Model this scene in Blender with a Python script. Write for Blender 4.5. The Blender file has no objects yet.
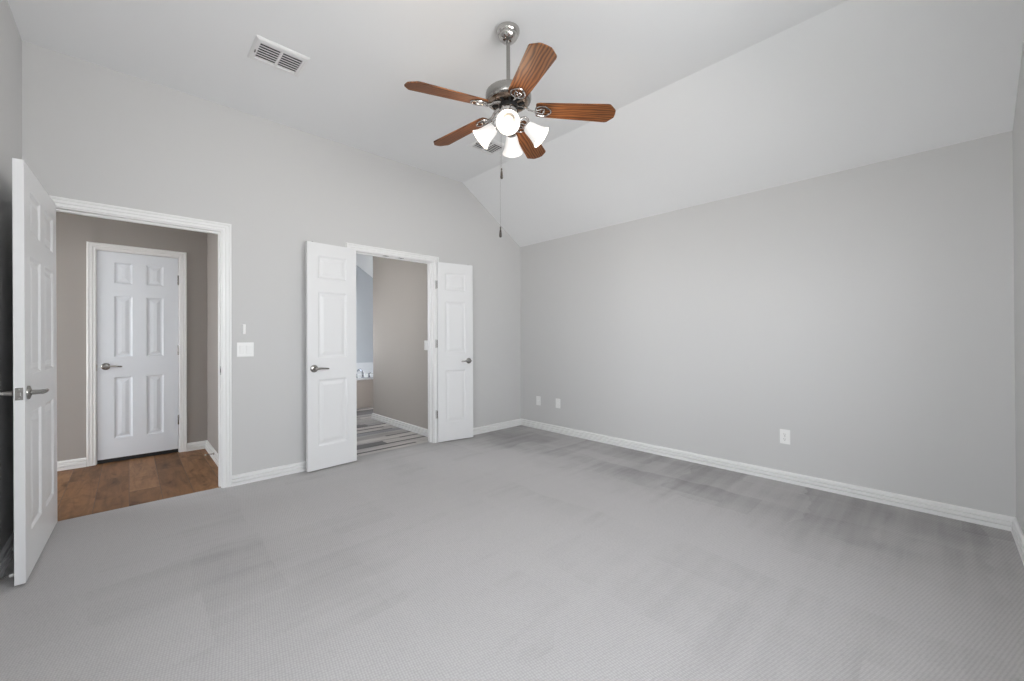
import bpy, bmesh, math, random
from mathutils import Vector, Matrix
R = math.radians
sc = bpy.context.scene
C = sc.collection

# ---------------------------------------------------------------- camera
F_PX = 404.18
yaw, pitch, roll = R(43.4593), R(0.223), R(-0.2708)
Fw = Vector((math.sin(yaw)*math.cos(pitch), math.cos(yaw)*math.cos(pitch), math.sin(pitch)))
Rt = Vector((math.cos(yaw), -math.sin(yaw), 0))
Up = Rt.cross(Fw)
Rt2 = math.cos(roll)*Rt + math.sin(roll)*Up
Up2 = -math.sin(roll)*Rt + math.cos(roll)*Up
cam = bpy.data.cameras.new('camera')
cam.sensor_fit = 'HORIZONTAL'; cam.sensor_width = 36
cam.lens = F_PX/1024*36
cam.shift_y = -(340.5-336.63)/1024
cam.clip_start = 0.02
co = bpy.data.objects.new('camera', cam); C.objects.link(co)
M = Matrix((Rt2, Up2, -Fw)).transposed().to_4x4()
M.translation = (0, 0, 1.165)
co.matrix_world = M
sc.camera = co

# ---------------------------------------------------------------- exposure, sky, daylight
sc.view_settings.view_transform = 'Standard'
sc.view_settings.look = 'None'
sc.view_settings.gamma = 1
sc.view_settings.use_curve_mapping = False
sc.view_settings.exposure = 0.47
w = bpy.data.worlds.new('overcast_sky'); sc.world = w; w.use_nodes = True
nt = w.node_tree; nt.nodes.clear()
bg = nt.nodes.new('ShaderNodeBackground'); wo = nt.nodes.new('ShaderNodeOutputWorld')
SKY = 8.0
tc = nt.nodes.new('ShaderNodeTexCoord'); sx = nt.nodes.new('ShaderNodeSeparateXYZ')
cr = nt.nodes.new('ShaderNodeValToRGB')
nt.links.new(tc.outputs['Generated'], sx.inputs[0])
mr = nt.nodes.new('ShaderNodeMapRange'); mr.inputs[1].default_value = -1; mr.inputs[2].default_value = 1
nt.links.new(sx.outputs['Z'], mr.inputs[0]); nt.links.new(mr.outputs[0], cr.inputs[0])
e = cr.color_ramp.elements
e[0].position = 0.44; e[0].color = (.98, .98, .98, 1)      # ground half, brightened to throw light up on the ceiling
e[1].position = 0.53; e[1].color = (.95, .985, 1.02, 1)     # white overcast sky, brightest low down
e.new(.70).color = (.80, .835, .88, 1)
e.new(1.0).color = (.40, .425, .46, 1)
nt.links.new(cr.outputs[0], bg.inputs[0]); bg.inputs[1].default_value = SKY
nt.links.new(bg.outputs[0], wo.inputs[0])
sc.cycles.max_bounces = 16; sc.cycles.diffuse_bounces = 10
sc.cycles.caustics_reflective = False; sc.cycles.caustics_refractive = False
sc.cycles.use_denoising = True

def portal(name, loc, size, direction):
    l = bpy.data.lights.new(name, 'AREA'); l.shape = 'RECTANGLE'
    l.size, l.size_y = size; l.cycles.is_portal = True
    o = bpy.data.objects.new(name, l); C.objects.link(o)
    d = Vector(direction)
    o.matrix_world = Matrix.Translation(loc) @ d.to_track_quat('-Z', 'Z').to_matrix().to_4x4()
    return o

# ---------------------------------------------------------------- helpers
def tag(o, label=None, cat=None, group=None, kind=None):
    if label: o['label'] = label
    if cat: o['category'] = cat
    if group: o['group'] = group
    if kind: o['kind'] = kind
    return o

class MB:
    """collects shapes, then links them as ONE mesh object"""
    def __init__(s): s.bm = bmesh.new()
    def add(s, vs, fs, m=None):
        bv = [s.bm.verts.new((m @ Vector(v)) if m else v) for v in vs]
        for f in fs:
            try: s.bm.faces.new([bv[i] for i in f])
            except ValueError: pass
        return s
    def box(s, a, b, bev=0, m=None):
        x0, y0, z0 = a; x1, y1, z1 = b
        if not bev:
            return s.add([(x0,y0,z0),(x1,y0,z0),(x1,y1,z0),(x0,y1,z0),(x0,y0,z1),(x1,y0,z1),(x1,y1,z1),(x0,y1,z1)],
                  [(0,3,2,1),(4,5,6,7),(0,1,5,4),(1,2,6,5),(2,3,7,6),(3,0,4,7)], m)
        t = bmesh.new(); bmesh.ops.create_cube(t, size=1)
        bmesh.ops.scale(t, vec=(x1-x0,y1-y0,z1-z0), verts=t.verts)
        bmesh.ops.translate(t, vec=((x0+x1)/2,(y0+y1)/2,(z0+z1)/2), verts=t.verts)
        bmesh.ops.bevel(t, geom=t.edges[:], offset=bev, segments=2, affect='EDGES', profile=.5)
        return s.merge(t, m)
    def merge(s, t, m=None):
        t.verts.index_update()
        s.add([v.co.copy() for v in t.verts], [[v.index for v in f.verts] for f in t.faces], m)
        t.free(); return s
    def prism(s, poly, d0, d1, axis='Y', m=None):
        """polygon (2D) extruded: axis Y -> poly in XZ, axis X -> poly in YZ, axis Z -> poly in XY"""
        n = len(poly)
        P = {'Y': lambda p, d: (p[0], d, p[1]), 'X': lambda p, d: (d, p[0], p[1]), 'Z': lambda p, d: (p[0], p[1], d)}[axis]
        vs = [P(p, d0) for p in poly] + [P(p, d1) for p in poly]
        fs = [list(range(n)), list(range(2*n-1, n-1, -1))] + [(i, (i+1) % n, n+(i+1) % n, n+i) for i in range(n)]
        return s.add(vs, fs, m)
    def lathe(s, prof, seg=32, m=None, cap=True):
        vs = []; fs = []
        for r, z in prof:
            for k in range(seg):
                a = 2*math.pi*k/seg; vs.append((r*math.cos(a), r*math.sin(a), z))
        for i in range(len(prof)-1):
            for k in range(seg):
                k2 = (k+1) % seg
                fs.append((i*seg+k, i*seg+k2, (i+1)*seg+k2, (i+1)*seg+k))
        if cap:
            fs.append(list(range(seg-1, -1, -1))); fs.append([(len(prof)-1)*seg+k for k in range(seg)])
        return s.add(vs, fs, m)
    def tube(s, pts, rad, seg=10, closed=False, m=None):
        pts = [Vector(p) for p in pts]; n = len(pts); vs = []; fs = []
        rads = rad if isinstance(rad, (list, tuple)) else [rad]*n
        ref = None
        for i, p in enumerate(pts):
            if closed: t = pts[(i+1) % n]-pts[i-1]
            else: t = pts[min(i+1, n-1)]-pts[max(i-1, 0)]
            t.normalize()
            if ref is None: ref = t.orthogonal()
            u = (ref - t*ref.dot(t)).normalized(); ref = u; v = t.cross(u)
            rr = rads[i]; ra, rb = rr if isinstance(rr, tuple) else (rr, rr)
            for k in range(seg):
                a = 2*math.pi*k/seg; vs.append(p+u*ra*math.cos(a)+v*rb*math.sin(a))
        for i in range(n if closed else n-1):
            j = (i+1) % n
            for k in range(seg):
                k2 = (k+1) % seg; fs.append((i*seg+k, i*seg+k2, j*seg+k2, j*seg+k))
        if not closed:
            fs.append(list(range(seg-1, -1, -1))); fs.append([(n-1)*seg+k for k in range(seg)])
        return s.add(vs, fs, m)
    def build(s, name, mat, parent=None, smooth=False, loc=None, rotz=0, mw=None):
        bmesh.ops.remove_doubles(s.bm, verts=s.bm.verts, dist=1e-6)
        bmesh.ops.recalc_face_normals(s.bm, faces=s.bm.faces)
        me = bpy.data.meshes.new(name); s.bm.to_mesh(me); s.bm.free()
        mats = mat if isinstance(mat, (list, tuple)) else [mat]
        for x in mats: me.materials.append(x)
        if smooth:
            for f in me.polygons: f.use_smooth = True
            me.set_sharp_from_angle(angle=R(38))
        o = bpy.data.objects.new(name, me); C.objects.link(o)
        if parent: o.parent = parent
        if mw is not None: o.matrix_local = mw
        else:
            if loc: o.location = loc
            o.rotation_euler.z = rotz
        return o

def empty(name, loc, rotz=0):
    o = bpy.data.objects.new(name, None); C.objects.link(o)
    o.location = loc; o.rotation_euler.z = rotz; o.empty_display_size = .1
    return o

def copy_tree(o, parent=None):
    c = o.copy(); C.objects.link(c)
    if parent: c.parent = parent
    for ch in [x for x in o.children]: copy_tree(ch, c)
    return c

# ---------------------------------------------------------------- materials
def mat(name, color, rough=.5, metal=0, spec=.5):
    m = bpy.data.materials.new(name); m.use_nodes = True
    b = m.node_tree.nodes['Principled BSDF']
    b.inputs['Base Color'].default_value = (*color, 1)
    b.inputs['Roughness'].default_value = rough
    b.inputs['Metallic'].default_value = metal
    b.inputs['Specular IOR Level'].default_value = spec
    return m
def N(m, t, **kw):
    n = m.node_tree.nodes.new(t)
    for k, v in kw.items(): setattr(n, k, v)
    return n
def L(m, a, b): m.node_tree.links.new(a, b)
def bsdf(m): return m.node_tree.nodes['Principled BSDF']
def math_n(m, op, a, b=None):
    n = N(m, 'ShaderNodeMath', operation=op)
    for i, x in enumerate((a, b)):
        if x is None: continue
        if isinstance(x, (int, float)): n.inputs[i].default_value = x
        else: L(m, x, n.inputs[i])
    return n.outputs[0]
def bump(m, height, strength, dist=.002):
    b = N(m, 'ShaderNodeBump'); b.inputs['Strength'].default_value = strength; b.inputs['Distance'].default_value = dist
    L(m, height, b.inputs['Height']); L(m, b.outputs[0], bsdf(m).inputs['Normal'])
def ramp(m, fac, stops, interp='LINEAR'):
    r = N(m, 'ShaderNodeValToRGB'); r.color_ramp.interpolation = interp
    els = r.color_ramp.elements
    while len(els) < len(stops): els.new(.5)
    for el, (p, c) in zip(els, stops): el.position = p; el.color = (*c, 1)
    L(m, fac, r.inputs[0]); return r.outputs[0]
def pos(m):
    g = N(m, 'ShaderNodeNewGeometry'); return g.outputs['Position']
def mapped(m, src, scale=(1,1,1), loc=(0,0,0), rot=(0,0,0)):
    n = N(m, 'ShaderNodeMapping'); L(m, src, n.inputs[0])
    n.inputs['Scale'].default_value = scale; n.inputs['Location'].default_value = loc; n.inputs['Rotation'].default_value = rot
    return n.outputs[0]
def noise(m, vec, scale, detail=3, rough=.5, dist=0):
    n = N(m, 'ShaderNodeTexNoise'); L(m, vec, n.inputs['Vector'])
    n.inputs['Scale'].default_value = scale; n.inputs['Detail'].default_value = detail
    n.inputs['Roughness'].default_value = rough; n.inputs['Distortion'].default_value = dist
    return n.outputs['Fac']
def mix(m, fac, a, b, blend='MIX'):
    n = N(m, 'ShaderNodeMix', data_type='RGBA', blend_type=blend)
    for i, x in ((0, fac), (6, a), (7, b)):
        if isinstance(x, (int, float)): n.inputs[i].default_value = x
        elif isinstance(x, tuple): n.inputs[i].default_value = (*x, 1)
        else: L(m, x, n.inputs[i])
    return n.outputs[2]

def paint(name, color, rough=.65, tex=.10):
    m = mat(name, color, rough, spec=.25)
    bump(m, noise(m, pos(m), 110, 3), tex, .002)
    return m
wall_paint = paint('greige_wall_paint', (.598, .596, .591))
tan_paint = paint('taupe_wall_paint', (.355, .330, .307))
bath_paint = paint('tan_bath_paint', (.46, .426, .393))
ceil_paint = paint('white_ceiling_paint', (.84, .847, .855), .8, .12)
trim_white = mat('white_trim_paint', (.82, .82, .815), .38)
door_white = mat('white_door_paint', (.765, .768, .772), .42)
door_sky_tint = mat('door_paint_sky_tint', (.735, .765, .805), .42)  # white door with the bluish daylight put into its colour
plastic = mat('white_plastic', (.84, .84, .83), .35)
plastic_dark = mat('slot_dark', (.10, .10, .10), .6)
vent_white = mat('white_vent_enamel', (.80, .80, .80), .45)
duct_dark = mat('duct_dark', (.035, .035, .037), .8)
nickel = mat('brushed_nickel', (.36, .348, .332), .26, 1)
nickel_pol = mat('polished_nickel', (.56, .54, .52), .16, 1)
bronze = mat('dark_bronze', (.30, .23, .18), .22, 1)
pull_bronze = mat('dark_pull', (.06, .05, .045), .35, .6)
black = mat('black_rubber', (.012, .012, .012), .7)
chrome = mat('chrome', (.36, .38, .43), .10, 1)
acrylic = mat('white_acrylic', (.86, .87, .88), .15)

def carpet_mat():
    m = mat('grey_loop_carpet', (.36, .36, .36), .95, spec=.05)
    p = pos(m)
    # woven rows of small loops
    r1 = mapped(m, p, (1,1,1), rot=(0,0,R(0)))
    v = N(m, 'ShaderNodeTexVoronoi'); L(m, mapped(m, p, (104, 84, 1), rot=(0, 0, R(12))), v.inputs['Vector']); v.inputs['Scale'].default_value = 1
    v.inputs['Randomness'].default_value = .22
    fine = noise(m, p, 420, 2)
    # strokes the vacuum cleaner left in the nap: bands along the right wall, broken into patches
    wob = noise(m, mapped(m, p, (1.2, .8, 1)), 1.7, 3, .55)
    sp = N(m, 'ShaderNodeSeparateXYZ'); L(m, p, sp.inputs[0])
    def bands(u, v, wu, wv, wb):
        a = math_n(m, 'FLOOR', math_n(m, 'ADD', math_n(m, 'DIVIDE', u, wu), math_n(m, 'MULTIPLY', wob, wb)))
        c = math_n(m, 'FLOOR', math_n(m, 'ADD', math_n(m, 'DIVIDE', v, wv), math_n(m, 'MULTIPLY', a, .37)))
        cb = N(m, 'ShaderNodeCombineXYZ'); L(m, a, cb.inputs[0]); L(m, c, cb.inputs[1])
        wn = N(m, 'ShaderNodeTexWhiteNoise', noise_dimensions='3D'); L(m, cb.outputs[0], wn.inputs['Vector'])
        return wn.outputs['Value']
    b1 = bands(sp.outputs['X'], sp.outputs['Y'], .34, 1.3, .7)
    b2 = bands(sp.outputs['Y'], sp.outputs['X'], .42, 1.6, .9)
    nz = noise(m, mapped(m, p, (1.0, .6, 1)), 1.3, 4, .6, .4)
    nz3 = noise(m, mapped(m, p, (.5, 9, 1), rot=(0, 0, R(-48))), 1.2, 3, .6)
    nap_shade = N(m, 'ShaderNodeMapRange', interpolation_type='SMOOTHSTEP')     # turned nap plus shade painted in, darker towards the right wall
    L(m, math_n(m, 'ADD', sp.outputs['X'], math_n(m, 'MULTIPLY', math_n(m, 'SUBTRACT', wob, .5), 1.1)), nap_shade.inputs[0])
    nap_shade.inputs[1].default_value = 2.2; nap_shade.inputs[2].default_value = 3.5; nap_shade.inputs[3].default_value = 0; nap_shade.inputs[4].default_value = 1
    s = math_n(m, 'ADD', math_n(m, 'MULTIPLY', nz, .38), math_n(m, 'ADD', math_n(m, 'MULTIPLY', math_n(m, 'ADD', b1, b2), .105), math_n(m, 'MULTIPLY', nz3, .22)))
    s = math_n(m, 'SUBTRACT', s, math_n(m, 'MULTIPLY', nap_shade.outputs[0], .17))
    base = ramp(m, s, [(.14, (.27, .262, .260)), (.29, (.425, .412, .408)), (.38, (.468, .455, .452)), (.60, (.490, .477, .474))])
    loops = ramp(m, v.outputs['Distance'], [(.15, (1.07, 1.07, 1.07)), (.62, (.86, .86, .86))])
    c = mix(m, 1.0, base, loops, 'MULTIPLY')
    fr = ramp(m, fine, [(.3, (.94, .94, .94)), (.7, (1.05, 1.05, 1.05))])
    c = mix(m, 1.0, c, fr, 'MULTIPLY')
    L(m, c, bsdf(m).inputs['Base Color'])
    h = math_n(m, 'ADD', math_n(m, 'MULTIPLY', v.outputs['Distance'], -1.0), math_n(m, 'MULTIPLY', fine, .5))
    bump(m, h, .4, .004)
    bsdf(m).inputs['Sheen Weight'].default_value = .12
    return m
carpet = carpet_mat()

def plank_mat(name, along, pw, pl, cols, grain_scale, grain_mix, joint, rough, knots=False, strip=0):
    m = mat(name, (.5,.5,.5), rough)
    s = N(m, 'ShaderNodeSeparateXYZ'); L(m, pos(m), s.inputs[0])
    u, v = (s.outputs['X'], s.outputs['Y']) if along == 'X' else (s.outputs['Y'], s.outputs['X'])
    vr = math_n(m, 'DIVIDE', v, pw); row = math_n(m, 'FLOOR', vr)
    rn = N(m, 'ShaderNodeTexWhiteNoise', noise_dimensions='1D'); L(m, row, rn.inputs['W'])
    ur = math_n(m, 'ADD', math_n(m, 'DIVIDE', u, pl), rn.outputs['Value']); col = math_n(m, 'FLOOR', ur)
    cb = N(m, 'ShaderNodeCombineXYZ'); L(m, row, cb.inputs[0]); L(m, col, cb.inputs[1])
    wn = N(m, 'ShaderNodeTexWhiteNoise', noise_dimensions='3D'); L(m, cb.outputs[0], wn.inputs['Vector'])
    base = ramp(m, wn.outputs['Value'], cols, 'LINEAR')
    off = N(m, 'ShaderNodeVectorMath', operation='MULTIPLY_ADD')
    L(m, wn.outputs['Color'], off.inputs[0]); off.inputs[1].default_value = (37, 37, 37); L(m, pos(m), off.inputs[2])
    if strip:      # narrow accent strip along the edge of each row
        rb = math_n(m, 'ADD', row, 517); cc = math_n(m, 'FLOOR', math_n(m, 'ADD', math_n(m, 'DIVIDE', u, pl*.8), math_n(m, 'MULTIPLY', rn.outputs['Value'], 3.7)))
        cb2 = N(m, 'ShaderNodeCombineXYZ'); L(m, rb, cb2.inputs[0]); L(m, cc, cb2.inputs[1])
        w2 = N(m, 'ShaderNodeTexWhiteNoise', noise_dimensions='3D'); L(m, cb2.outputs[0], w2.inputs['Vector'])
        c2 = ramp(m, w2.outputs['Value'], [(0, (.055, .050, .052)), (.45, (.10, .094, .096)), (.6, (.20, .195, .21)), (.8, (.48, .45, .43))])
        base = mix(m, math_n(m, 'GREATER_THAN', math_n(m, 'FRACT', vr), 1-strip), base, c2)
    sc_ = (1, 9, 1) if along == 'X' else (9, 1, 1)
    g = noise(m, mapped(m, off.outputs[0], sc_), grain_scale, 6, .62, .8)
    lo, hi = grain_mix
    gr = ramp(m, g, [(.28, (lo,)*3), (.5, (.95,)*3), (.72, (hi,)*3)])
    c = mix(m, 1.0, base, gr, 'MULTIPLY')
    if knots:
        k = noise(m, mapped(m, off.outputs[0], (2.2, 1, 1)), 3.2, 3, .55, 1.2)
        kr = ramp(m, k, [(.27, (.34, .27, .22)), (.38, (.85, .80, .76)), (.5, (1.05, 1.02, 1.0)), (.62, (1.08, 1.05, 1.02)), (.74, (.68, .62, .58))])
        c = mix(m, 1.0, c, kr, 'MULTIPLY')
    fv = math_n(m, 'FRACT', vr); fu = math_n(m, 'FRACT', ur)
    jv = math_n(m, 'LESS_THAN', math_n(m, 'MINIMUM', fv, math_n(m, 'SUBTRACT', 1, fv)), joint/pw)
    ju = math_n(m, 'LESS_THAN', math_n(m, 'MINIMUM', fu, math_n(m, 'SUBTRACT', 1, fu)), joint/pl)
    j = math_n(m, 'MAXIMUM', jv, ju)
    c = mix(m, j, c, (.09, .07, .06))
    L(m, c, bsdf(m).inputs['Base Color'])
    bump(m, math_n(m, 'SUBTRACT', math_n(m, 'MULTIPLY', g, .3), j), .25, .002)
    return m
hall_wood = plank_mat('brown_oak_planks', 'Y', .18, 1.25,
    [(0, (.175, .088, .038)), (.5, (.235, .122, .056)), (1, (.29, .160, .080))], 2.4, (.60, 1.22), .0012, .5, True)
bsdf(hall_wood).inputs['Specular IOR Level'].default_value = .22
bath_tile = plank_mat('grey_wood_look_tile', 'X', .17, .95,
    [(0, (.13, .122, .125)), (.08, (.22, .21, .215)), (.18, (.50, .47, .445)), (.5, (.62, .59, .56)), (.72, (.46, .435, .42)), (.86, (.28, .275, .30)), (1, (.74, .71, .68))],
    2.2, (.70, 1.20), .0012, .42, strip=.24)
tan_tile = mat('tan_tile', (.60, .535, .48), .4)
bath_sky_tint = paint('bath_paint_sky_tint', (.57, .605, .645))  # bath wall with the window's blue daylight painted into the colour
splash_tile = mat('white_tile', (.80, .82, .85), .25)

def blade_wood_mat():
    m = mat('oak_blade', (.4, .18, .06), .5, spec=.3)
    t = N(m, 'ShaderNodeTexCoord').outputs['Object']
    oi = N(m, 'ShaderNodeObjectInfo')
    a = N(m, 'ShaderNodeVectorMath', operation='ADD'); L(m, t, a.inputs[0])
    cb = N(m, 'ShaderNodeCombineXYZ'); L(m, math_n(m, 'MULTIPLY', oi.outputs['Random'], 9), cb.inputs[0]); L(m, math_n(m, 'MULTIPLY', oi.outputs['Random'], .6), cb.inputs[1])
    L(m, cb.outputs[0], a.inputs[1])
    wv = N(m, 'ShaderNodeTexWave', wave_type='BANDS', bands_direction='Y')
    L(m, mapped(m, a.outputs[0], (.8, 4.5, 1)), wv.inputs['Vector'])
    wv.inputs['Scale'].default_value = 4.2; wv.inputs['Distortion'].default_value = 9; wv.inputs['Detail'].default_value = 2
    wv.inputs['Detail Scale'].default_value = .9
    g2 = noise(m, mapped(m, a.outputs[0], (3, 60, 10)), 4, 4, .6)
    f = math_n(m, 'ADD', math_n(m, 'MULTIPLY', wv.outputs['Fac'], .6), math_n(m, 'MULTIPLY', g2, .4))
    c = ramp(m, f, [(.18, (.070, .022, .007)), (.40, (.135, .045, .013)), (.58, (.19, .066, .019)), (.82, (.245, .092, .028))])
    L(m, c, bsdf(m).inputs['Base Color'])
    return m
blade_wood = blade_wood_mat()

def emis(name, color, strength, base=(.9, .9, .9)):
    m = mat(name, base, .3)
    b = bsdf(m); b.inputs['Emission Color'].default_value = (*color, 1); b.inputs['Emission Strength'].default_value = strength
    return m
shade_glass = emis('lit_frosted_glass', (1.0, .93, .86), .24, (.8, .8, .8))
bulb_glow = emis('lit_bulb', (1.0, .90, .78), .04, (.36, .35, .33))
def pane_mat():
    m = bpy.data.materials.new('window_glass'); m.use_nodes = True
    n = m.node_tree.nodes; n.clear()
    t = n.new('ShaderNodeBsdfTransparent'); g = n.new('ShaderNodeBsdfGlossy'); g.inputs['Roughness'].default_value = .02
    x = n.new('ShaderNodeMixShader'); x.inputs[0].default_value = .05; o = n.new('ShaderNodeOutputMaterial')
    m.node_tree.links.new(t.outputs[0], x.inputs[1]); m.node_tree.links.new(g.outputs[0], x.inputs[2]); m.node_tree.links.new(x.outputs[0], o.inputs[0])
    return m
pane = pane_mat()

# ---------------------------------------------------------------- measurements
XB, YA, YD, XC = 3.835, 3.876, -.312, -.478      # right wall, back wall (doors), window wall, left wall
ZB, ZF, XCR = 2.392, 3.015, 2.874                # low plate, flat ceiling, crease
YA2 = YA + .115                                  # far face of the door wall
OL, OR_ = -.356, .526                            # entry opening
FL, FR = 1.566, 2.462                            # bath opening
HZ = 2.016                                       # head jamb
slope = (ZF-ZB)/(XB-XCR)
HY = 5.42; HXR = .612; HXL = -1.9; HZC = 2.44    # hall
BXL, BXR, BY = 1.2, 3.9, 7.55                    # bath
WB = (4.35, 5.80, .7, 2.3); AX = 2.15; AW = (6.20, 7.44, .74, 1.6)    # alcove wall beside the tub
CWX = 2.590                                      # corridor wall in the bath

def S(o, label, cat): return tag(o, label, cat, kind='structure')

# ---------------------------------------------------------------- room shell
b = MB(); b.box((XC-.12, YD-.15, -.12), (XB+.12, 3.905, 0))
b.box((FL-.02, 3.9, -.12), (FR+.02, 3.965, 0))
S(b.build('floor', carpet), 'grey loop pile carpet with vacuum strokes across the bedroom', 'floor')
b = MB(); b.box((HXL-.12, 3.905, -.12), (HXR+.12, HY+.12, 0))
S(b.build('floor', hall_wood), 'brown wood plank floor of the hall beyond the open entry door', 'floor')
b = MB(); b.prism([(BXL-.1, YA2), (FL-.02, YA2), (FL-.02, 3.965), (FR+.02, 3.965), (FR+.02, YA2), (BXR+.12, YA2), (BXR+.12, BY+.12), (BXL-.1, BY+.12)], -.12, -.001, 'Z')
S(b.build('floor', bath_tile), 'grey wood look plank tile floor of the bathroom behind the double doors', 'floor')

def zc(x): return ZF if x < XCR else ZF-(x-XCR)*slope
b = MB()
prof = [(XC-.12, ZF), (XCR, ZF), (XB+.02, zc(XB+.02)), (XB+.12, zc(XB+.12)), (XB+.12, zc(XB+.12)+.16), (XCR+.05, ZF+.16), (XC-.12, ZF+.16)]
b.prism(prof, YD-.15, YA2, 'Y')
S(b.build('ceiling', ceil_paint), 'white vaulted bedroom ceiling, flat then sloping down to the right wall', 'ceiling')

# back wall with the two door openings
X0, X1 = XC-.12, XB+.12
g = .02
b = MB()
poly = [(X0, -.12), (OL-g, -.12), (OL-g, HZ+g), (OR_+g, HZ+g), (OR_+g, -.12), (FL-g, -.12), (FL-g, HZ+g), (FR+g, HZ+g), (FR+g, -.12),
        (X1, -.12), (X1, zc(X1)+.05), (XCR, ZF+.05), (X0, ZF+.05)]
b.prism(poly, YA, YA2, 'Y')
S(b.build('wall_back', wall_paint), 'light grey back wall with the entry doorway and bathroom doorway', 'wall')
b = MB(); b.box((XB, YD-.15, -.12), (XB+.12, YA+.05, ZB+.06))
S(b.build('wall_right', wall_paint), 'plain light grey right wall under the sloping ceiling', 'wall')
LW = (-.10, 1.15); WZ0, WZ1 = .85, 2.30
b = MB(); b.box((XC-.12, YD-.15, -.12), (XC, LW[0], ZF+.05)); b.box((XC-.12, LW[1], -.12), (XC, YA+.05, ZF+.05))
b.box((XC-.12, LW[0], -.12), (XC, LW[1], WZ0)); b.box((XC-.12, LW[0], WZ1), (XC, LW[1], ZF+.05))
S(b.build('wall_left', wall_paint), 'grey left wall behind the open entry door', 'wall')
# front wall (behind the camera) with two windows
WINS = [(-.05, .95), (1.10, 2.10)]
b = MB()
b.box((X0, YD-.15, -.12), (X1, YD, WZ0)); b.prism([(X0, WZ1), (X1, WZ1), (X1, zc(X1)+.05), (XCR, ZF+.05), (X0, ZF+.05)], YD-.15, YD, 'Y')
xs = [X0] + [v for p in WINS for v in p] + [X1]
for i in range(0, len(xs), 2): b.box((xs[i], YD-.15, WZ0), (xs[i+1], YD, WZ1))
S(b.build('wall_front', wall_paint), 'grey window wall at the right edge of the view', 'wall')

def window(n, xa, xb, za, zb, wall_pos, axis, label):
    """a single hung window: frame with meeting rail, sill, two panes"""
    b = MB(); pm = MB(); t = .05
    def bx(m, u0, u1, d0, d1, z0, z1):
        if axis == 'Y': m.box((u0, d0, z0), (u1, d1, z1))
        else: m.box((d0, u0, z0), (d1, u1, z1))
    d = wall_pos
    bx(b, xa, xa+t, d-.03, d+.03, za, zb); bx(b, xb-t, xb, d-.03, d+.03, za, zb)
    bx(b, xa+t, xb-t, d-.03, d+.03, za, za+t); bx(b, xa+t, xb-t, d-.03, d+.03, zb-t, zb)
    zm = (za+zb)/2; bx(b, xa+t, xb-t, d-.025, d+.025, zm-.02, zm+.02)
    bx(pm, xa+t, xb-t, d-.003, d+.003, za+t, zm-.02); bx(pm, xa+t, xb-t, d-.003, d+.003, zm+.02, zb-t)
    o = b.build('window_%d' % n, trim_white); S(o, label, 'window')
    pm.build('pane', pane, o)
    return o
for i, (a, c) in enumerate(WINS):
    window(i+1, a, c, WZ0, WZ1, YD-.10, 'Y', ['white window nearest the left wall', 'white window in the middle of the window wall'][i])
    portal('daylight_portal', ((a+c)/2, YD-.16, (WZ0+WZ1)/2), (c-a, WZ1-WZ0), (0, 1, 0))

window(3, *LW, WZ0, WZ1, XC-.07, 'X', 'white window added for fill light in the left wall beside the camera')  # unseen window, added as fill for the right end of the room
portal('side_fill_portal', (XC-.13, sum(LW)/2, (WZ0+WZ1)/2), (LW[1]-LW[0], WZ1-WZ0), (1, 0, 0))

light_block = mat('light_block_dark', (.035, .05, .022), .9)  # dark slab added out of view to keep ground light off the sloped ceiling
b = MB(); b.box((-9, -4, -.42), (XC-.2, 3.7, -.30))
S(b.build('light_block', light_block), 'added dark slab outside the left wall window, blocks ground light', 'light_block')

# hall shell
b = MB()
HD0, HD1, HDZ = -.219, .372, 2.012
b.prism([(HXL-.12, -.12), (HD0-.02, -.12), (HD0-.02, HDZ+.02), (HD1+.02, HDZ+.02), (HD1+.02, -.12), (HXR+.12, -.12), (HXR+.12, HZC+.05), (HXL-.12, HZC+.05)], HY, HY+.12, 'Y')
S(b.build('wall_back', tan_paint), 'taupe hall wall around the closed white door', 'wall')
b = MB(); b.box((HXR, YA2, -.12), (HXR+.12, HY+.05, HZC+.05))
S(b.build('wall_right', tan_paint), 'narrow taupe return wall at the right end of the hall', 'wall')
b = MB(); b.box((HXL-.12, YA, -.12), (HXL, 4.25, HZC+.05)); b.box((HXL-.12, 5.15, -.12), (HXL, HY+.12, HZC+.05))
b.box((HXL-.12, 4.25, -.12), (HXL, 5.15, .15)); b.box((HXL-.12, 4.25, 2.0), (HXL, 5.15, HZC+.05))
b.box((HXL-.12, YA, -.12), (X0, YA2, HZC+.05))
S(b.build('wall_left', tan_paint), 'hall wall around the corner to the left', 'wall')
window(4, 4.25, 5.15, .15, 2.0, HXL-.06, 'X', 'white window at the left end of the hall')
portal('hall_daylight_portal', (HXL-.13, 4.7, 1.075), (.9, 1.85), (1, 0, 0))
b = MB(); b.box((HXL-.12, YA2-.001, HZC), (HXR+.12, HY+.12, HZC+.12))
S(b.build('ceiling', ceil_paint), 'white hall ceiling', 'ceiling')
# dark space behind the closed hall door
b = MB(); b.box((HD0-.1, HY+.10, -.12), (HD1+.1, HY+.16, 2.1))
S(b.build('wall_back', black), 'dark gap behind the closed hall door', 'wall')

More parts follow.
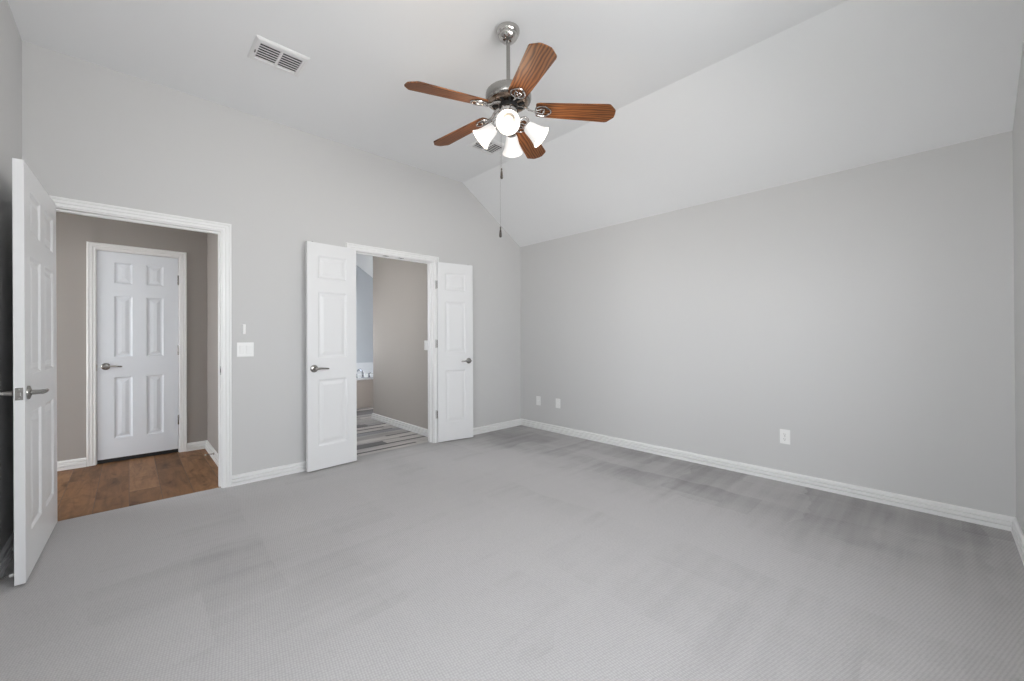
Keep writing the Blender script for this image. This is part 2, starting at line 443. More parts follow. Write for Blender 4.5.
# bath shell
BC = 2.43; bsl = .66
def zb_(x): return ZF if x < BC else ZF-(x-BC)*bsl
b = MB()
b.prism([(CWX, -.12), (CWX+.115, -.12), (CWX+.115, zb_(CWX+.115)+.05), (CWX, zb_(CWX)+.05)], YA2, 5.685, 'Y')
S(b.build('wall_right', bath_paint), 'tan grey wall just inside the bathroom doorway', 'wall')
b = MB(); b.prism([(AX-.12, -.12), (BXR, -.12), (BXR, zb_(BXR)+.05), (BC, ZF+.05), (AX-.12, ZF+.05)], BY, BY+.12, 'Y')
S(b.build('wall_back', bath_sky_tint), 'pale bathroom wall behind the bathtub', 'wall')
RW = (4.9, 5.5, .8, 1.7)
b = MB(); b.box((BXR, YA2, -.12), (BXR+.12, RW[0], zb_(BXR)+.1)); b.box((BXR, RW[1], -.12), (BXR+.12, BY+.12, zb_(BXR)+.1))
b.box((BXR, RW[0], -.12), (BXR+.12, RW[1], RW[2])); b.box((BXR, RW[0], RW[3]), (BXR+.12, RW[1], zb_(BXR)+.1))
window(7, *RW, BXR+.06, 'X', 'white window added for light in the far right wall of the bathroom')  # unseen window, added to light the tub front and bathroom floor
portal('bath_daylight_portal', (BXR+.13, (RW[0]+RW[1])/2, (RW[2]+RW[3])/2), (RW[1]-RW[0], RW[3]-RW[2]), (-1, 0, 0))
S(b.build('wall_right', wall_paint), 'far right wall of the bathroom', 'wall')
b = MB()
b.box((BXL-.12, YA2, -.12), (BXL, WB[0], ZF+.05)); b.box((BXL-.12, WB[1], -.12), (BXL, 6.0, ZF+.05))
b.box((BXL-.12, WB[0], -.12), (BXL, WB[1], WB[2])); b.box((BXL-.12, WB[0], WB[3]), (BXL, WB[1], ZF+.05))
S(b.build('wall_left', wall_paint), 'left wall of the bathroom', 'wall')
b = MB()
b.box((BXL-.12, 5.95, -.12), (AX, 6.05, ZF+.05))
b.box((AX-.12, 6.05, -.12), (AX, AW[0], ZF+.05)); b.box((AX-.12, AW[1], -.12), (AX, BY+.12, ZF+.05))
b.box((AX-.12, AW[0], -.12), (AX, AW[1], AW[2])); b.box((AX-.12, AW[0], AW[3]), (AX, AW[1], ZF+.05))
S(b.build('wall_left', wall_paint), 'alcove wall of the bathroom with the window beside the bathtub', 'wall')
window(5, *WB, BXL-.06, 'X', 'small white window in the left bathroom wall')
window(6, *AW, AX-.06, 'X', 'white window beside the bathtub')
for W_, x_ in ((WB, BXL), (AW, AX)):
    portal('bath_daylight_portal', (x_-.13, (W_[0]+W_[1])/2, (W_[2]+W_[3])/2), (W_[1]-W_[0], W_[3]-W_[2]), (1, 0, 0))
b = MB()
b.prism([(BXL-.12, ZF), (BC, ZF), (BXR+.12, zb_(BXR+.12)), (BXR+.12, zb_(BXR+.12)+.14), (BC, ZF+.14), (BXL-.12, ZF+.14)], YA2-.001, BY+.12, 'Y')
S(b.build('ceiling', ceil_paint), 'sloping white bathroom ceiling', 'ceiling')

# ---------------------------------------------------------------- baseboards
BP = [(0, 0), (.022, 0), (.022, .025), (.005, .0265), (.005, .032), (.020, .0335), (.020, .052), (.004, .0535), (.004, .059), (.016, .0605), (.015, .076), (.006, .083), (0, .083)]
def baseboard(name, p0, p1, nrm, label, m0=0, m1=0, mw=trim_white):
    """profile swept from p0 to p1 on the floor; m0/m1 = +1 mitre for an inside corner, -1 outside, 0 square"""
    p0, p1 = Vector((*p0, 0)), Vector((*p1, 0)); n = Vector((*nrm, 0)); d = (p1-p0).normalized()
    k = len(BP); vs = [p0+n*t+d*(m0*t)+Vector((0,0,z)) for t, z in BP] + [p1+n*t-d*(m1*t)+Vector((0,0,z)) for t, z in BP]
    fs = [(i, (i+1) % k, k+(i+1) % k, k+i) for i in range(k)] + [list(range(k)), list(range(2*k-1, k-1, -1))]
    b = MB(); b.add(vs, fs)
    return S(b.build(name, mw), label, 'baseboard')
CW = .066
baseboard('baseboard_back', (OR_+CW, YA), (FL-CW, YA), (0,-1), 'white baseboard between the entry doorway and the bathroom doorway')
baseboard('baseboard_back', (FR+CW, YA), (XB, YA), (0,-1), 'white baseboard between the bathroom doorway and the far corner', 0, 1)
baseboard('baseboard_back', (XC, YA), (OL-CW, YA), (0,-1), 'short white baseboard behind the hinge side of the entry door', 1, 0)
baseboard('baseboard_right', (XB, YA), (XB, YD), (-1,0), 'long white baseboard under the outlets', 1, 1)
baseboard('baseboard_left', (XC, YD), (XC, YA), (1,0), 'white baseboard behind the open entry door', 1, 1)
baseboard('baseboard_front', (XB, YD), (XC, YD), (0,1), 'white baseboard at the right edge of the view', 1, 1)
baseboard('baseboard_hall_back', (HXL, HY), (HD0-CW-.002, HY), (0,-1), 'white hall baseboard to the left of the closed door', 0, 0)
baseboard('baseboard_hall_back', (HD1+CW+.002, HY), (HXR, HY), (0,-1), 'short white hall baseboard to the right of the closed door', 0, 1)
baseboard('baseboard_hall_right', (HXR, YA2), (HXR, HY), (-1,0), 'white hall baseboard carrying the spring doorstop', 0, 1)
baseboard('baseboard_bath_right', (CWX, YA2), (CWX, 5.685), (-1,0), 'white baseboard along the wall inside the bathroom doorway', 0, -1)
baseboard('baseboard_bath_end', (CWX, 5.685), (CWX+.115, 5.685), (0,1), 'white baseboard around the end of the bathroom wall', -1, 0)

# ---------------------------------------------------------------- casings and jambs
CP = [(0, 0), (0, .009), (.003, .0115), (.017, .0115), (.018, .0085), (.021, .0085), (.024, .0145), (.038, .0145), (.039, .011), (.042, .011), (.045, .017), (.055, .018), (.060, .014), (.060, 0)]
def casing(name, xl, xr, zt, y, sgn, label):
    b = MB(); rv = .006; k = len(CP)
    xl -= rv; xr += rv; zt += rv
    rows = [[(xl-u, y+sgn*t, 0) for u, t in CP], [(xl-u, y+sgn*t, zt+u) for u, t in CP], [(xr+u, y+sgn*t, zt+u) for u, t in CP], [(xr+u, y+sgn*t, 0) for u, t in CP]]
    vs = [v for r in rows for v in r]; fs = []
    for r in range(3):
        for i in range(k): fs.append((r*k+i, r*k+(i+1) % k, (r+1)*k+(i+1) % k, (r+1)*k+i))
    fs += [list(range(k)), list(range(4*k-1, 3*k-1, -1))]
    b.add(vs, fs)
    return S(b.build(name, trim_white), label, 'door casing')
def jamb(name, xl, xr, zt, y0, y1, ystop, label):
    b = MB(); t = .02
    b.prism([(xl-t, 0), (xl, 0), (xl, zt), (xr, zt), (xr, 0), (xr+t, 0), (xr+t, zt+t), (xl-t, zt+t)], y0, y1, 'Y')
    s = .011
    if ystop is not None:
        b.prism([(xl, 0), (xl+s, 0), (xl+s, zt-s), (xr-s, zt-s), (xr-s, 0), (xr, 0), (xr, zt), (xl, zt)], ystop, ystop+.034, 'Y')
    return S(b.build(name, trim_white), label, 'door jamb')
casing('trim_1', OL, OR_, HZ, YA, -1, 'white fluted casing around the entry doorway')
j1 = jamb('trim_2', OL, OR_, HZ, YA-.001, YA2+.001, YA+.045, 'white jamb lining the entry doorway')
casing('trim_3', FL, FR, HZ, YA, -1, 'white fluted casing around the bathroom double doorway')
j2 = jamb('trim_4', FL, FR, HZ, YA-.001, YA2+.001, YA+.045, 'white jamb lining the bathroom double doorway')
casing('trim_5', HD0, HD1, HDZ, HY, -1, 'white fluted casing around the closed hall door')
j3 = jamb('trim_6', HD0-.001, HD1+.001, HDZ, HY-.001, HY+.101, HY+.045, 'white jamb lining the closed hall door')
casing('trim_7', FL, FR, HZ, YA2, 1, 'white casing on the bathroom side of the double doorway')
casing('trim_8', OL, OR_, HZ, YA2, 1, 'white casing on the hall side of the entry doorway')

b = MB(); b.box((OR_-.0015, YA+.012, .885), (OR_+.001, YA+.040, .955), .0008); b.build('strike_plate', nickel, j1)
b = MB(); b.box((OR_-.003, YA+.019, .905), (OR_-.001, YA+.033, .935)); b.build('strike_hole', black, j1)
for x in (1.915, 2.085):
    b = MB(); b.box((x-.028, YA+.010, HZ-.002), (x+.028, YA+.036, HZ+.001), .0008); c = b.build('catch_plate', nickel, j2)
    b = MB(); b.lathe([(.011, HZ-.003), (.011, HZ-.001)], 16, Matrix.Translation((x, YA+.023, 0))); b.build('catch_hole', black, c)

# ---------------------------------------------------------------- panel doors
def leaf_bm(wd, h, t, cols, rows):
    """moulded panel door: x 0..wd, y -t..0 (front face at y=-t), z 0..h; each panel a sunk ovolo round a raised field"""
    xs = sorted({0, wd, *[v for c in cols for v in c]}); zs = sorted({0, h, *[v for r in rows for v in r]})
    b = MB()
    def panel(x0, x1, z0, z1, y, s):
        steps = [(0, 0), (.006, .0035), (.013, .0085), (.020, .0095), (.026, .0095), (.052, .0030)]
        rings = []
        for ins, dep in steps:
            rings.append([(x0+ins, y+s*dep, z0+ins), (x1-ins, y+s*dep, z0+ins), (x1-ins, y+s*dep, z1-ins), (x0+ins, y+s*dep, z1-ins)])
        vs = [v for r in rings for v in r]; fs = []
        for k in range(len(rings)-1):
            for i in range(4): fs.append((k*4+i, k*4+(i+1) % 4, (k+1)*4+(i+1) % 4, (k+1)*4+i))
        n = (len(rings)-1)*4; fs.append((n, n+1, n+2, n+3))
        b.add(vs, fs)
    for y, s in ((-t, 1), (0, -1)):
        for i in range(len(xs)-1):
            for k in range(len(zs)-1):
                x0, x1, z0, z1 = xs[i], xs[i+1], zs[k], zs[k+1]
                if (x0, x1) in cols and (z0, z1) in rows: panel(x0, x1, z0, z1, y, s)
                else: b.add([(x0, y, z0), (x1, y, z0), (x1, y, z1), (x0, y, z1)], [(0, 1, 2, 3)])
    for i in range(len(xs)-1):
        for z in (0, h): b.add([(xs[i], -t, z), (xs[i+1], -t, z), (xs[i+1], 0, z), (xs[i], 0, z)], [(0, 1, 2, 3)])
    for k in range(len(zs)-1):
        for x in (0, wd): b.add([(x, -t, zs[k]), (x, -t, zs[k+1]), (x, 0, zs[k+1]), (x, 0, zs[k])], [(0, 1, 2, 3)])
    return b
def lever(parent, x, y, z, face, d):
    """lever handle on a leaf: face = -1 front / +1 back (local y), d = direction of the lever along local x"""
    b = MB(); n = face
    m = Matrix.Translation((x, y, z)) @ Matrix(((1,0,0,0),(0,0,n,0),(0,1,0,0),(0,0,0,1)))   # lathe axis -> +-y
    b.tube([(x, y+n*.006, z), (x, y+n*.040, z), (x, y+n*.050, z)], [.0125, .011, .0125], 16)
    pts = [(x-d*.008, y+n*.052, z), (x+d*.012, y+n*.054, z+.001), (x+d*.04, y+n*.056, z+.003), (x+d*.075, y+n*.053, z), (x+d*.105, y+n*.047, z-.003), (x+d*.112, y+n*.045, z-.0035)]
    b.tube(pts, [(.010, .010), (.0105, .0105), (.0085, .0085), (.0078, .0075), (.0078, .007), (.004, .004)], 14)
    o = b.build('lever_handle', nickel, parent, True)
    b = MB(); b.lathe([(.033, 0), (.033, .004), (.030, .008), (.020, .011), (.013, .013)], 32, m); b.build('rose', nickel, o, True)
    return o
def hinge(parent, x, y, z, plate=True):
    """knuckle at (x, y); the leaf plate is let into the door's hinge edge"""
    b = MB()
    b.lathe([(.003, -.050), (.006, -.047), (.0065, -.044), (.0065, .044), (.006, .047), (.003, .050)], 14, Matrix.Translation((x, y, z)))
    if plate: b.box((-.0015, -T+.004, z-.044), (.0005, -.002, z+.044))
    return b.build('hinge', nickel, parent, True)

LH = 2.005; T = .035
ROWS = [(.205, .795), (.985, 1.572), (1.690, 1.895)]
# closed hall door
wd = HD1-HD0-.006
bz = .038
b = leaf_bm(wd, HDZ-.004-bz, T, [(.112, .242), (.342, .472)], [(a-.02, c-.022) for a, c in ROWS])
d3 = b.build('door_3', door_sky_tint, loc=(HD0+.003, HY+.040, bz))
S(d3, 'closed white six panel door in the hall with lever handle', 'door')
lever(d3, .056, -T, .915-bz, -1, 1)
for z in (1.783, 1.059, .337): hinge(d3, wd+.002, -T-.004, z-bz, False)
b = MB(); b.box((0, -T+.004, -.036), (wd, -.004, 0)); b.build('door_sweep', black, d3)
b = MB(); b.box((-.004, -T-.0, .875-bz), (-.0005, -T+.028, .935-bz)); b.build('latch_plate', bronze, d3)

# entry door, open against the left wall: front face (seen) from hinge (-.330,3.868) to free end (-.353,3.0)
hp, fp = Vector((-.331, 3.862)), Vector((-.357, 2.990))
dv = fp-hp; wd = dv.length
ang = math.atan2(dv.y, dv.x)
# local +x runs from hinge to free edge; the seen face must look +x in the world = local +y side -> use y from 0..t
b = leaf_bm(wd, 2.012, T, [(.118, .375), (.488, .745)], ROWS)
d1 = b.build('door_1', door_white, loc=(hp.x, hp.y, .013), rotz=ang)
d1.rotation_euler.x = .003      # the tall leaf leans a little on its hinges
S(d1, 'open white six panel entry door standing against the left wall', 'door')
zl = .912-.013
lever(d1, wd-.062, 0, zl, 1, -1); lever(d1, wd-.062, -T, zl, -1, -1)
b = MB(); b.box((wd-.0005, -T/2-.0125, zl-.029), (wd+.0015, -T/2+.0125, zl+.029), .0007); lp = b.build('latch_plate', nickel, d1)
b = MB(); b.box((wd, -T/2-.007, zl-.010), (wd+.011, -T/2+.007, zl+.010), .002); b.build('latch_bolt', nickel, lp)
for sy in (.020, -.020):
    b = MB(); b.lathe([(.004, 0), (.003, .0012)], 12, Matrix.Translation((wd+.0014, -T/2, zl+sy)) @ Matrix.Rotation(R(90), 4, 'Y')); b.build('screw', nickel_pol, lp)
for z in (1.79, 1.02, .26): hinge(d1, -.004, -T-.003, z)

# bathroom double doors, each folded back almost flat against the wall
def french(name, hinge_pt, free_pt, left, label):
    hp, fp = Vector(hinge_pt), Vector(free_pt); dv = fp-hp; wd = dv.length
    # local frame: x hinge->free, front (seen) face. For the right leaf seen face is local -y; for the left leaf (x runs to -X) it is +y
    ang = math.atan2(dv.y, dv.x)
    b = leaf_bm(wd, LH, T, [(.090, wd-.090)], ROWS)
    if left:
        loc = (hp.x, hp.y, .013); f, yf = 1, 0
    else:
        nrm = Vector((math.sin(ang), -math.cos(ang)))*T       # seen face is y=-T
        loc = (hp.x-nrm.x, hp.y-nrm.y, .013); f, yf = -1, -T
    o = b.build(name, door_white, loc=loc, rotz=ang); S(o, label, 'door')
    zl = .906-.013
    lever(o, wd-.056, yf, zl, f, -1)
    for z in (1.755, 1.095, .305): hinge(o, -.005, (-T-.004 if left else .004), z)
    b = MB(); b.lathe([(.010, 0), (.010, .002), (.006, .006), (.002, .008)], 16, Matrix.Translation((wd-.05, -T/2, LH))); b.build('ball_catch', nickel, o)
    if left:
        b = MB(); b.box((-.0015, -T/2-.004, 1.02), (.0005, -T/2+.012, 1.05)); b.build('hinge_screw_plate', nickel, o)
    return o
french('door_2', (1.566, 3.799), (1.122, 3.763), True, 'left white three panel leaf of the bathroom double doors')
french('door_2', (2.492, 3.829), (2.920, 3.747), False, 'right white three panel leaf of the bathroom double doors')

# ---------------------------------------------------------------- ceiling vents
def vent(x, y, label, lever_side=True):
    o = empty('ceiling_vent', (x, y, ZF))
    tag(o, label, 'vent', 'ceiling vents')
    fx, fy, ox, oy = .152, .132, .120, .093
    b = MB()
    # bevelled frame ring: outer edge at the ceiling, inner lip lower
    rings = [[(-fx, -fy, 0), (fx, -fy, 0), (fx, fy, 0), (-fx, fy, 0)], [(-fx, -fy, -.004), (fx, -fy, -.004), (fx, fy, -.004), (-fx, fy, -.004)],
             [(-fx+.014, -fy+.014, -.012), (fx-.014, -fy+.014, -.012), (fx-.014, fy-.014, -.012), (-fx+.014, fy-.014, -.012)],
             [(-ox, -oy, -.012), (ox, -oy, -.012), (ox, oy, -.012), (-ox, oy, -.012)], [(-ox, -oy, 0), (ox, -oy, 0), (ox, oy, 0), (-ox, oy, 0)]]
    vs = [v for r in rings for v in r]; fs = [(k*4+i, k*4+(i+1) % 4, (k+1)*4+(i+1) % 4, (k+1)*4+i) for k in range(4) for i in range(4)]
    b.add(vs, fs); b.build('frame', vent_white, o)
    b = MB(); b.box((-ox, -oy, -.002), (ox, oy, -.0005)); b.build('duct_opening', duct_dark, o)
    b = MB(); b.box((-.007, -oy, -.0125), (.007, oy, -.003)); b.build('center_bar', vent_white, o)
    n = 7
    for k in range(n):
        yy = -oy+(k+.5)*2*oy/n
        for x0, x1 in ((-ox, -.007), (.007, ox)):
            b = MB(); b.box((x0, -.0085, -.0007), (x1, .0085, .0007), 0, Matrix.Translation((0, yy, -.0065)) @ Matrix.Rotation(R(13), 4, 'X'))
            b.build('louver', vent_white, o)
    if lever_side:
        b = MB(); b.box((-ox-.016, -.002, -.022), (-ox-.010, .020, -.012), .001); b.build('damper_lever', nickel, o)
    return o
vent(.715, 2.966, 'white louvered ceiling vent on the flat ceiling above the entry doorway')
vent(2.505, 2.966, 'white louvered ceiling vent partly hidden behind the fan lamps')

# ---------------------------------------------------------------- plates on the walls
def plate_bm(wd, h, t=.006): 
    return MB().box((-wd/2, -t, -h/2), (wd/2, 0, h/2), .002)
def wall_mw(p, nrm):
    """local -y looks out of the wall"""
    a = math.atan2(nrm[1], nrm[0])+math.pi/2
    return Matrix.Translation(p) @ Matrix.Rotation(a, 4, 'Z')
def outlet(p, nrm, label, name='wall_outlet', kind='duplex', group=None):
    o = plate_bm(.070, .115).build(name, plastic, mw=wall_mw(p, nrm)); tag(o, label, 'outlet' if kind == 'duplex' else 'wall plate', group)
    if kind == 'duplex':
        for z in (.0195, -.0195):
            b = MB(); b.lathe([(.0165, 0), (.0165, .0015)], 28, Matrix.Translation((0, -.0060, z)) @ Matrix.Rotation(R(90), 4, 'X')); r = b.build('receptacle', plastic, o)
            b = MB()
            b.box((-.0075, -.0081, z-.002), (-.0050, -.0074, z+.007)); b.box((.0050, -.0081, z-.001), (.0070, -.0074, z+.006))
            b.lathe([(.0028, 0), (.0028, .0006)], 12, Matrix.Translation((0, -.0075, z-.008)) @ Matrix.Rotation(R(90), 4, 'X'))
            b.build('slots', plastic_dark, r)
        b = MB(); b.lathe([(.003, 0), (.002, .001)], 12, Matrix.Translation((0, -.006, 0)) @ Matrix.Rotation(R(90), 4, 'X')); b.build('screw', nickel, o)
    else:
        for z in (.042, -.042):
            b = MB(); b.lathe([(.003, 0), (.002, .001)], 12, Matrix.Translation((0, -.006, z)) @ Matrix.Rotation(R(90), 4, 'X')); b.build('screw', plastic, o)
        b = MB(); b.lathe([(.008, 0), (.007, .003), (.0045, .003), (.0045, .008)], 16, Matrix.Translation((0, -.006, 0)) @ Matrix.Rotation(R(90), 4, 'X')); b.build('jack', plastic, o)
    return o
outlet((XB, .855, .362), (-1, 0), 'white duplex outlet low on the right wall, nearest the camera')
outlet((XB, 3.555, .357), (-1, 0), 'white wall plate low on the right wall, nearest the far corner', 'wall_plate', 'blank', 'wall plates near the far corner')
outlet((XB, 3.227, .360), (-1, 0), 'white wall plate low on the right wall, second from the far corner', 'wall_plate', 'blank', 'wall plates near the far corner')
def switch(p, nrm, gangs, label):
    wd = .070+.046*(gangs-1)
    o = plate_bm(wd, .115).build('light_switch', plastic, mw=wall_mw(p, nrm)); tag(o, label, 'switch')
    for k in range(gangs):
        x = (k-(gangs-1)/2)*.046
        b = MB(); b.add([(x-.0165, -.006, -.033), (x+.0165, -.006, -.033), (x+.0165, -.006, .033), (x-.0165, -.006, .033),
                         (x-.0155, -.0075, -.032), (x+.0155, -.0075, -.032), (x+.0155, -.0108, .032), (x-.0155, -.0108, .032)],
                        [(0,1,5,4), (1,2,6,5), (2,3,7,6), (3,0,4,7), (4,5,6,7)])
        b.build('rocker', plastic, o)
    return o
switch((.686, YA, 1.083), (0, -1), 2, 'white double rocker light switch right of the entry doorway')
switch((CWX, 4.21, 1.085), (-1, 0), 2, 'light switch on the tan wall inside the bathroom doorway')
b = MB(); b.box((.664, YA-.016, 1.210), (.688, YA, 1.288), .004)
o = b.build('wall_holder', plastic); tag(o, 'narrow white plastic holder on the wall above the double light switch', 'wall holder')
b = MB(); b.box((.668, YA-.021, 1.222), (.684, YA-.014, 1.283), .003); b.build('insert', plastic, o)

# ---------------------------------------------------------------- spring doorstops
def doorstop(p, d, length, label):
    o = empty('door_stop', p); tag(o, label, 'doorstop')
    d = Vector(d).normalized(); q = d.to_track_quat('Z', 'Y').to_matrix().to_4x4()
    b = MB(); b.lathe([(.011, 0), (.011, .004), (.007, .008)], 16, q); b.build('base', nickel, o, True)
    n = 90; pts = []
    for i in range(n):
        a = 2*math.pi*i/9; z = .006+(length-.018)*i/(n-1); pts.append(q @ Vector((.0048*math.cos(a), .0048*math.sin(a), z)))
    b = MB(); b.tube(pts, .0014, 6); b.build('spring', nickel, o, True)
    b = MB(); b.lathe([(.006, length-.014), (.0075, length-.012), (.0075, length-.003), (.005, length)], 16, q); b.build('tip', plastic, o, True)
doorstop((HXR-.018, 4.80, .068), (-1, 0, .0), .075, 'spring doorstop with white tip on the hall baseboard')
doorstop((XC+.018, 3.045, .043), (1, 0, .06), .060, 'spring doorstop on the baseboard behind the open entry door')

# ---------------------------------------------------------------- bathtub
TX0, TX1, TY0, TZ = AX+.002, BXR-.002, 6.69, .50; BYT = BY-.002
tub = empty('bathtub', (2.9, 7.1, 0)); tag(tub, 'built in bathtub with white deck and tan tiled front in the bathroom', 'bathtub')
off = Matrix.Translation((-2.9, -7.1, 0))
b = MB(); b.box((TX0, TY0+.02, 0), (TX1, TY0+.06, TZ-.025), 0, off); b.box((TX0, TY0+.06, 0), (TX0+.04, BYT, TZ-.025), 0, off); b.build('front_panel', tan_tile, tub)
b = MB()  # deck with an oval basin
cx, cy, ra, rb_ = 3.02, 7.12, .62, .33; n = 48
outer = []
for k in range(n):
    a = 2*math.pi*k/n; c_, s_ = math.cos(a), math.sin(a)
    t = 1/max(abs(c_)/((TX1-TX0)/2), abs(s_)/((BYT-TY0)/2)); outer.append(((TX0+TX1)/2+c_*t, (TY0+BYT)/2+s_*t))
rings = [[(x, y, TZ-.03) for x, y in outer], [(x, y, TZ) for x, y in outer]]
for f, z in ((1, TZ), (.97, TZ-.012), (.90, TZ-.2), (.80, TZ-.36), (.55, TZ-.40)):
    rings.append([(cx+ra*f*math.cos(2*math.pi*k/n), cy+rb_*f*math.sin(2*math.pi*k/n), z) for k in range(n)])
vs = [v for r in rings for v in r]; fs = [(i*n+k, i*n+(k+1) % n, (i+1)*n+(k+1) % n, (i+1)*n+k) for i in range(len(rings)-1) for k in range(n)]
fs.append([(len(rings)-1)*n+k for k in range(n)])
b.add(vs, fs, off); b.build('tub_deck', acrylic, tub)
b = MB(); b.box((TX0, BY-.012, TZ), (TX1-.001, BY, .712), .002)
S(b.build('trim_9', splash_tile), 'white tile splash behind the bathtub', 'tile')
fa = empty('bathtub_faucet', (2.90, 6.775, TZ)); tag(fa, 'chrome deck faucet with two handles on the bathtub edge', 'faucet')
b = MB(); b.lathe([(.028, 0), (.028, .006), (.018, .014)], 20); b.tube([(0,0,.01), (0,0,.07), (-.008,.015,.115), (-.02,.05,.14), (-.03,.10,.135), (-.034,.135,.11)], [.016, .016, .016, .015, .014, .013], 14)
b.build('spout', chrome, fa, True)
for dx in (-.11, .11):
    b = MB(); m = Matrix.Translation((dx, 0, 0)); b.lathe([(.026, 0), (.026, .006), (.014, .014), (.012, .055), (.016, .06), (.016, .07), (.008, .076)], 20, m)
    b.tube([(dx, 0, .064), (dx+(.02 if dx > 0 else -.02), .02, .07), (dx+(.05 if dx > 0 else -.05), .04, .078)], [.008, .007, .006], 10); b.build('handle', chrome, fa, True)

# ---------------------------------------------------------------- ceiling fan with four lamps
FX, FY = 1.655, 1.768
fan = empty('ceiling_fan', (FX, FY, ZF)); tag(fan, 'ceiling fan with five oak blades and four lit frosted glass shades', 'ceiling fan')
Z = lambda z: z-ZF
b = MB(); b.lathe([(.069, 0), (.070, -.006), (.069, -.014), (.064, -.028), (.058, -.033), (.058, -.038), (.052, -.050), (.038, -.064), (.022, -.070), (.014, -.072)], 48); b.build('canopy', nickel_pol, fan, True)
b = MB(); b.lathe([(.0115, Z(2.68)), (.0115, -.068)], 20); b.build('downrod', nickel, fan, True)
# the motor hangs very slightly off level
ax = Vector((math.sin(R(50)), -math.cos(R(50)), 0)); piv = Vector((0, 0, Z(2.60)))
TM = Matrix.Translation(piv) @ Matrix.Rotation(R(1.7), 4, ax) @ Matrix.Translation(-piv)
b = MB(); b.lathe([(.014, Z(2.700)), (.024, Z(2.695)), (.026, Z(2.662)), (.045, Z(2.657)), (.100, Z(2.652)), (.125, Z(2.643)), (.134, Z(2.633)), (.137, Z(2.620)), (.137, Z(2.595)), (.132, Z(2.584)), (.120, Z(2.578))], 56)
motor = b.build('motor_housing', nickel, fan, True, mw=TM)
b = MB(); b.lathe([(.120, Z(2.579)), (.114, Z(2.570)), (.100, Z(2.564)), (.096, Z(2.570)), (.055, Z(2.566)), (.053, Z(2.560))], 48); b.build('motor_underside', bronze, motor, True)
b = MB(); b.box((.062, -.007, Z(2.561)), (.098, .007, Z(2.572)), .003)
rib = b.build('vent_rib', black, motor)
for k in range(1, 10):
    o = rib.copy(); C.objects.link(o); o.parent = motor; o.rotation_euler.z = 2*math.pi*(k+.5)/10
rib.rotation_euler.z = math.pi/10
b = MB(); b.lathe([(.055, Z(2.570)), (.057, Z(2.562)), (.055, Z(2.546)), (.045, Z(2.543))], 40); b.build('flywheel', black, motor, True)
# blades
ZBL = 2.545; PH = R(26.6)
def blade_obj():
    half = [(.165, .044), (.170, .050), (.19, .0555), (.30, .060), (.45, .066), (.585, .072), (.596, .070), (.602, .065), (.630, .034), (.635, .026), (.637, .0)]
    out = half + [(r, -w_) for r, w_ in reversed(half[:-1])]
    b = MB(); n = len(out)
    t = .0032
    vs = [(r, w_, -t) for r, w_ in out]+[(r, w_, t) for r, w_ in out]
    b.add(vs, [list(range(n)), list(range(2*n-1, n-1, -1))]+[(i, (i+1) % n, n+(i+1) % n, n+i) for i in range(n)])
    o = b.build('blade', blade_wood, fan)
    b = MB()   # blade iron: arm from the flywheel, scrolled loop under the blade root
    tn = math.tan(R(12))
    b.tube([(.055, 0, .022), (.080, 0, .022), (.105, 0, .012), (.125, 0, -.004), (.150, 0, -.010), (.175, 0, -.009)], [(.010, .006), (.012, .006), (.011, .006), (.010, .006), (.010, .005), (.010, .004)], 10)
    loop = []
    for k in range(28):
        a = 2*math.pi*k/28; loop.append((.205+.045*math.cos(a)*(1+.12*math.cos(3*a)), .040*math.sin(a), -.0075))
    b.tube(loop, .0048, 8, True)
    for s in (1, -1):
        b.tube([(.165, s*.008, -.009), (.185, s*.012, -.009), (.200, s*.020, -.008), (.214, s*.018, -.008), (.216, s*.006, -.008), (.205, s*.004, -.008)], .0038, 8)
        b.lathe([(.005, -.011), (.004, -.0135)], 12, Matrix.Translation((.235, s*.022, .002)))
    b.lathe([(.005, -.011), (.004, -.0135)], 12, Matrix.Translation((.19, 0, .002)))
    b.build('blade_iron', nickel_pol, o, True)
    return o
bl = blade_obj()
for k in range(5):
    o = bl if k == 0 else copy_tree(bl, fan)
    o.matrix_local = TM @ Matrix.Translation((0, 0, Z(ZBL))) @ Matrix.Rotation(PH+k*2*math.pi/5, 4, 'Z') @ Matrix.Rotation(R(5.5 if k == 2 else 4), 4, 'Y') @ Matrix.Rotation(R(-12), 4, 'X')
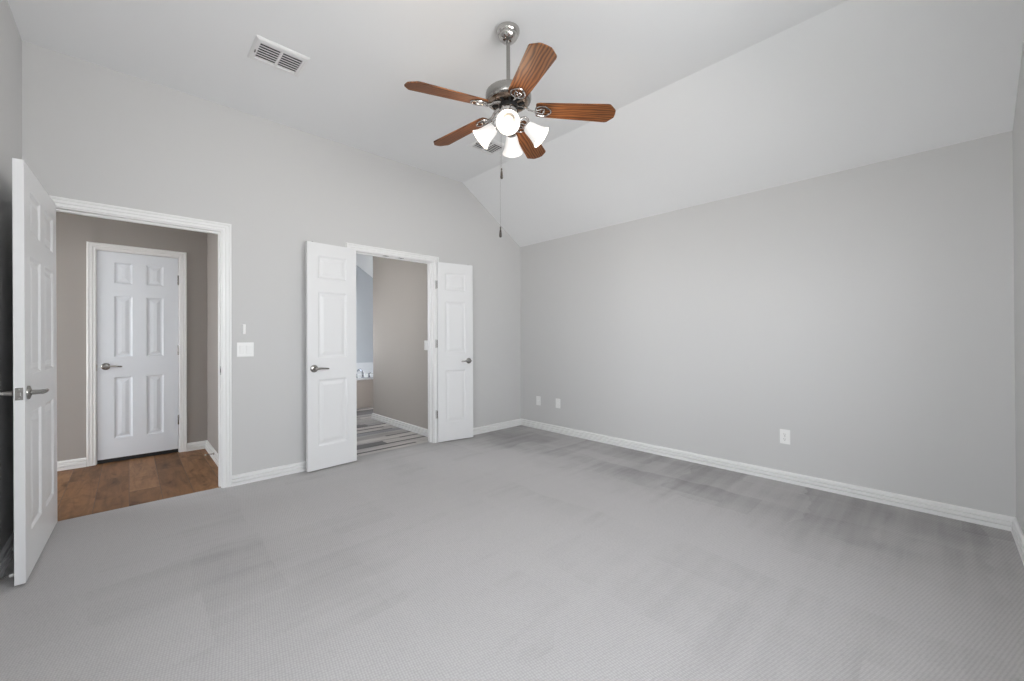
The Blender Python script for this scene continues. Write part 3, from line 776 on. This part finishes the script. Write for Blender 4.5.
# light kit
b = MB(); b.lathe([(.050, Z(2.550)), (.052, Z(2.53)), (.048, Z(2.50)), (.040, Z(2.49)), (.052, Z(2.482)), (.055, Z(2.468)), (.050, Z(2.448)), (.034, Z(2.430)), (.016, Z(2.422)), (.010, Z(2.412)), (.004, Z(2.404))], 40)
kit = b.build('switch_housing', nickel_pol, fan, True)
SH = [(.024, 0), (.031, .003), (.036, .014), (.041, .040), (.0465, .065), (.0535, .085), (.060, .100), (.0655, .110)]
def lamp():
    """shade axis +x tilted down; returns the lamp arm with its shade and bulb"""
    b = MB()
    b.tube([(.045, 0, Z(2.468)), (.070, 0, Z(2.488)), (.090, 0, Z(2.492)), (.104, 0, Z(2.478)), (.108, 0, Z(2.456)), (.104, 0, Z(2.442))], [.0075, .007, .007, .007, .0075, .009], 12)
    q = Matrix.Translation((.100, 0, Z(2.437))) @ Matrix.Rotation(R(90+40), 4, 'Y')    # local z -> outward and down
    b.lathe([(.012, -.012), (.026, -.008), (.0275, .002), (.0275, .018), (.025, .020)], 28, q)
    arm = b.build('lamp_arm', nickel_pol, kit, True)
    b = MB(); inner = [(r-.0028, z) for r, z in reversed(SH)]
    b.lathe(SH + inner[:-1] + [(.018, .004)], 40, q, cap=False); b.build('lamp_shade', shade_glass, arm, True)
    b = MB(); b.lathe([(.012, .018), (.013, .036), (.022, .056), (.0285, .076), (.027, .090), (.018, .100), (.006, .104)], 24, q); b.build('bulb', bulb_glow, arm, True)
    return arm
PA = R(180+46.6-4); KX, KY = .009, -.008
la = lamp()
for k in range(4):
    o = la if k == 0 else copy_tree(la, kit)
    o.rotation_euler.z = PA+k*math.pi/2; o.location = (KX, KY, -.004)
    a = PA+k*math.pi/2
    l = bpy.data.lights.new('lamp_light', 'POINT'); l.energy = 1.4; l.color = (1, .84, .66); l.shadow_soft_size = .03
    lo = bpy.data.objects.new('lamp_light', l); C.objects.link(lo)
    lo.location = (FX+.215*math.cos(a), FY+.215*math.sin(a), 2.352)
# pull chains
def chain(dx, dy, z0, z1, label):
    b = MB(); n = int((z0-z1)/.0055)
    b.tube([(dx, dy, Z(z0)), (dx, dy, Z(z1))], .0005, 5)
    for i in range(0, n):
        z = Z(z0)-i*.0055; r = .0011
        b.add([(dx-r, dy, z), (dx, dy-r, z), (dx+r, dy, z), (dx, dy+r, z), (dx, dy, z+r), (dx, dy, z-r)], [(0,1,4), (1,2,4), (2,3,4), (3,0,4), (1,0,5), (2,1,5), (3,2,5), (0,3,5)])
    c = b.build('pull_chain', nickel, kit)
    b = MB(); b.lathe([(.002, 0), (.0045, -.006), (.0045, -.010), (.003, -.014), (.0055, -.024), (.0075, -.044), (.0085, -.058), (.006, -.064), (.002, -.066)], 14, Matrix.Translation((dx, dy, Z(z1)+.002)))
    b.build('chain_pull', pull_bronze, c, True)
chain(-.030, .030, 2.47, 2.185, '')
chain(-.037, .035, 2.47, 1.833, '')
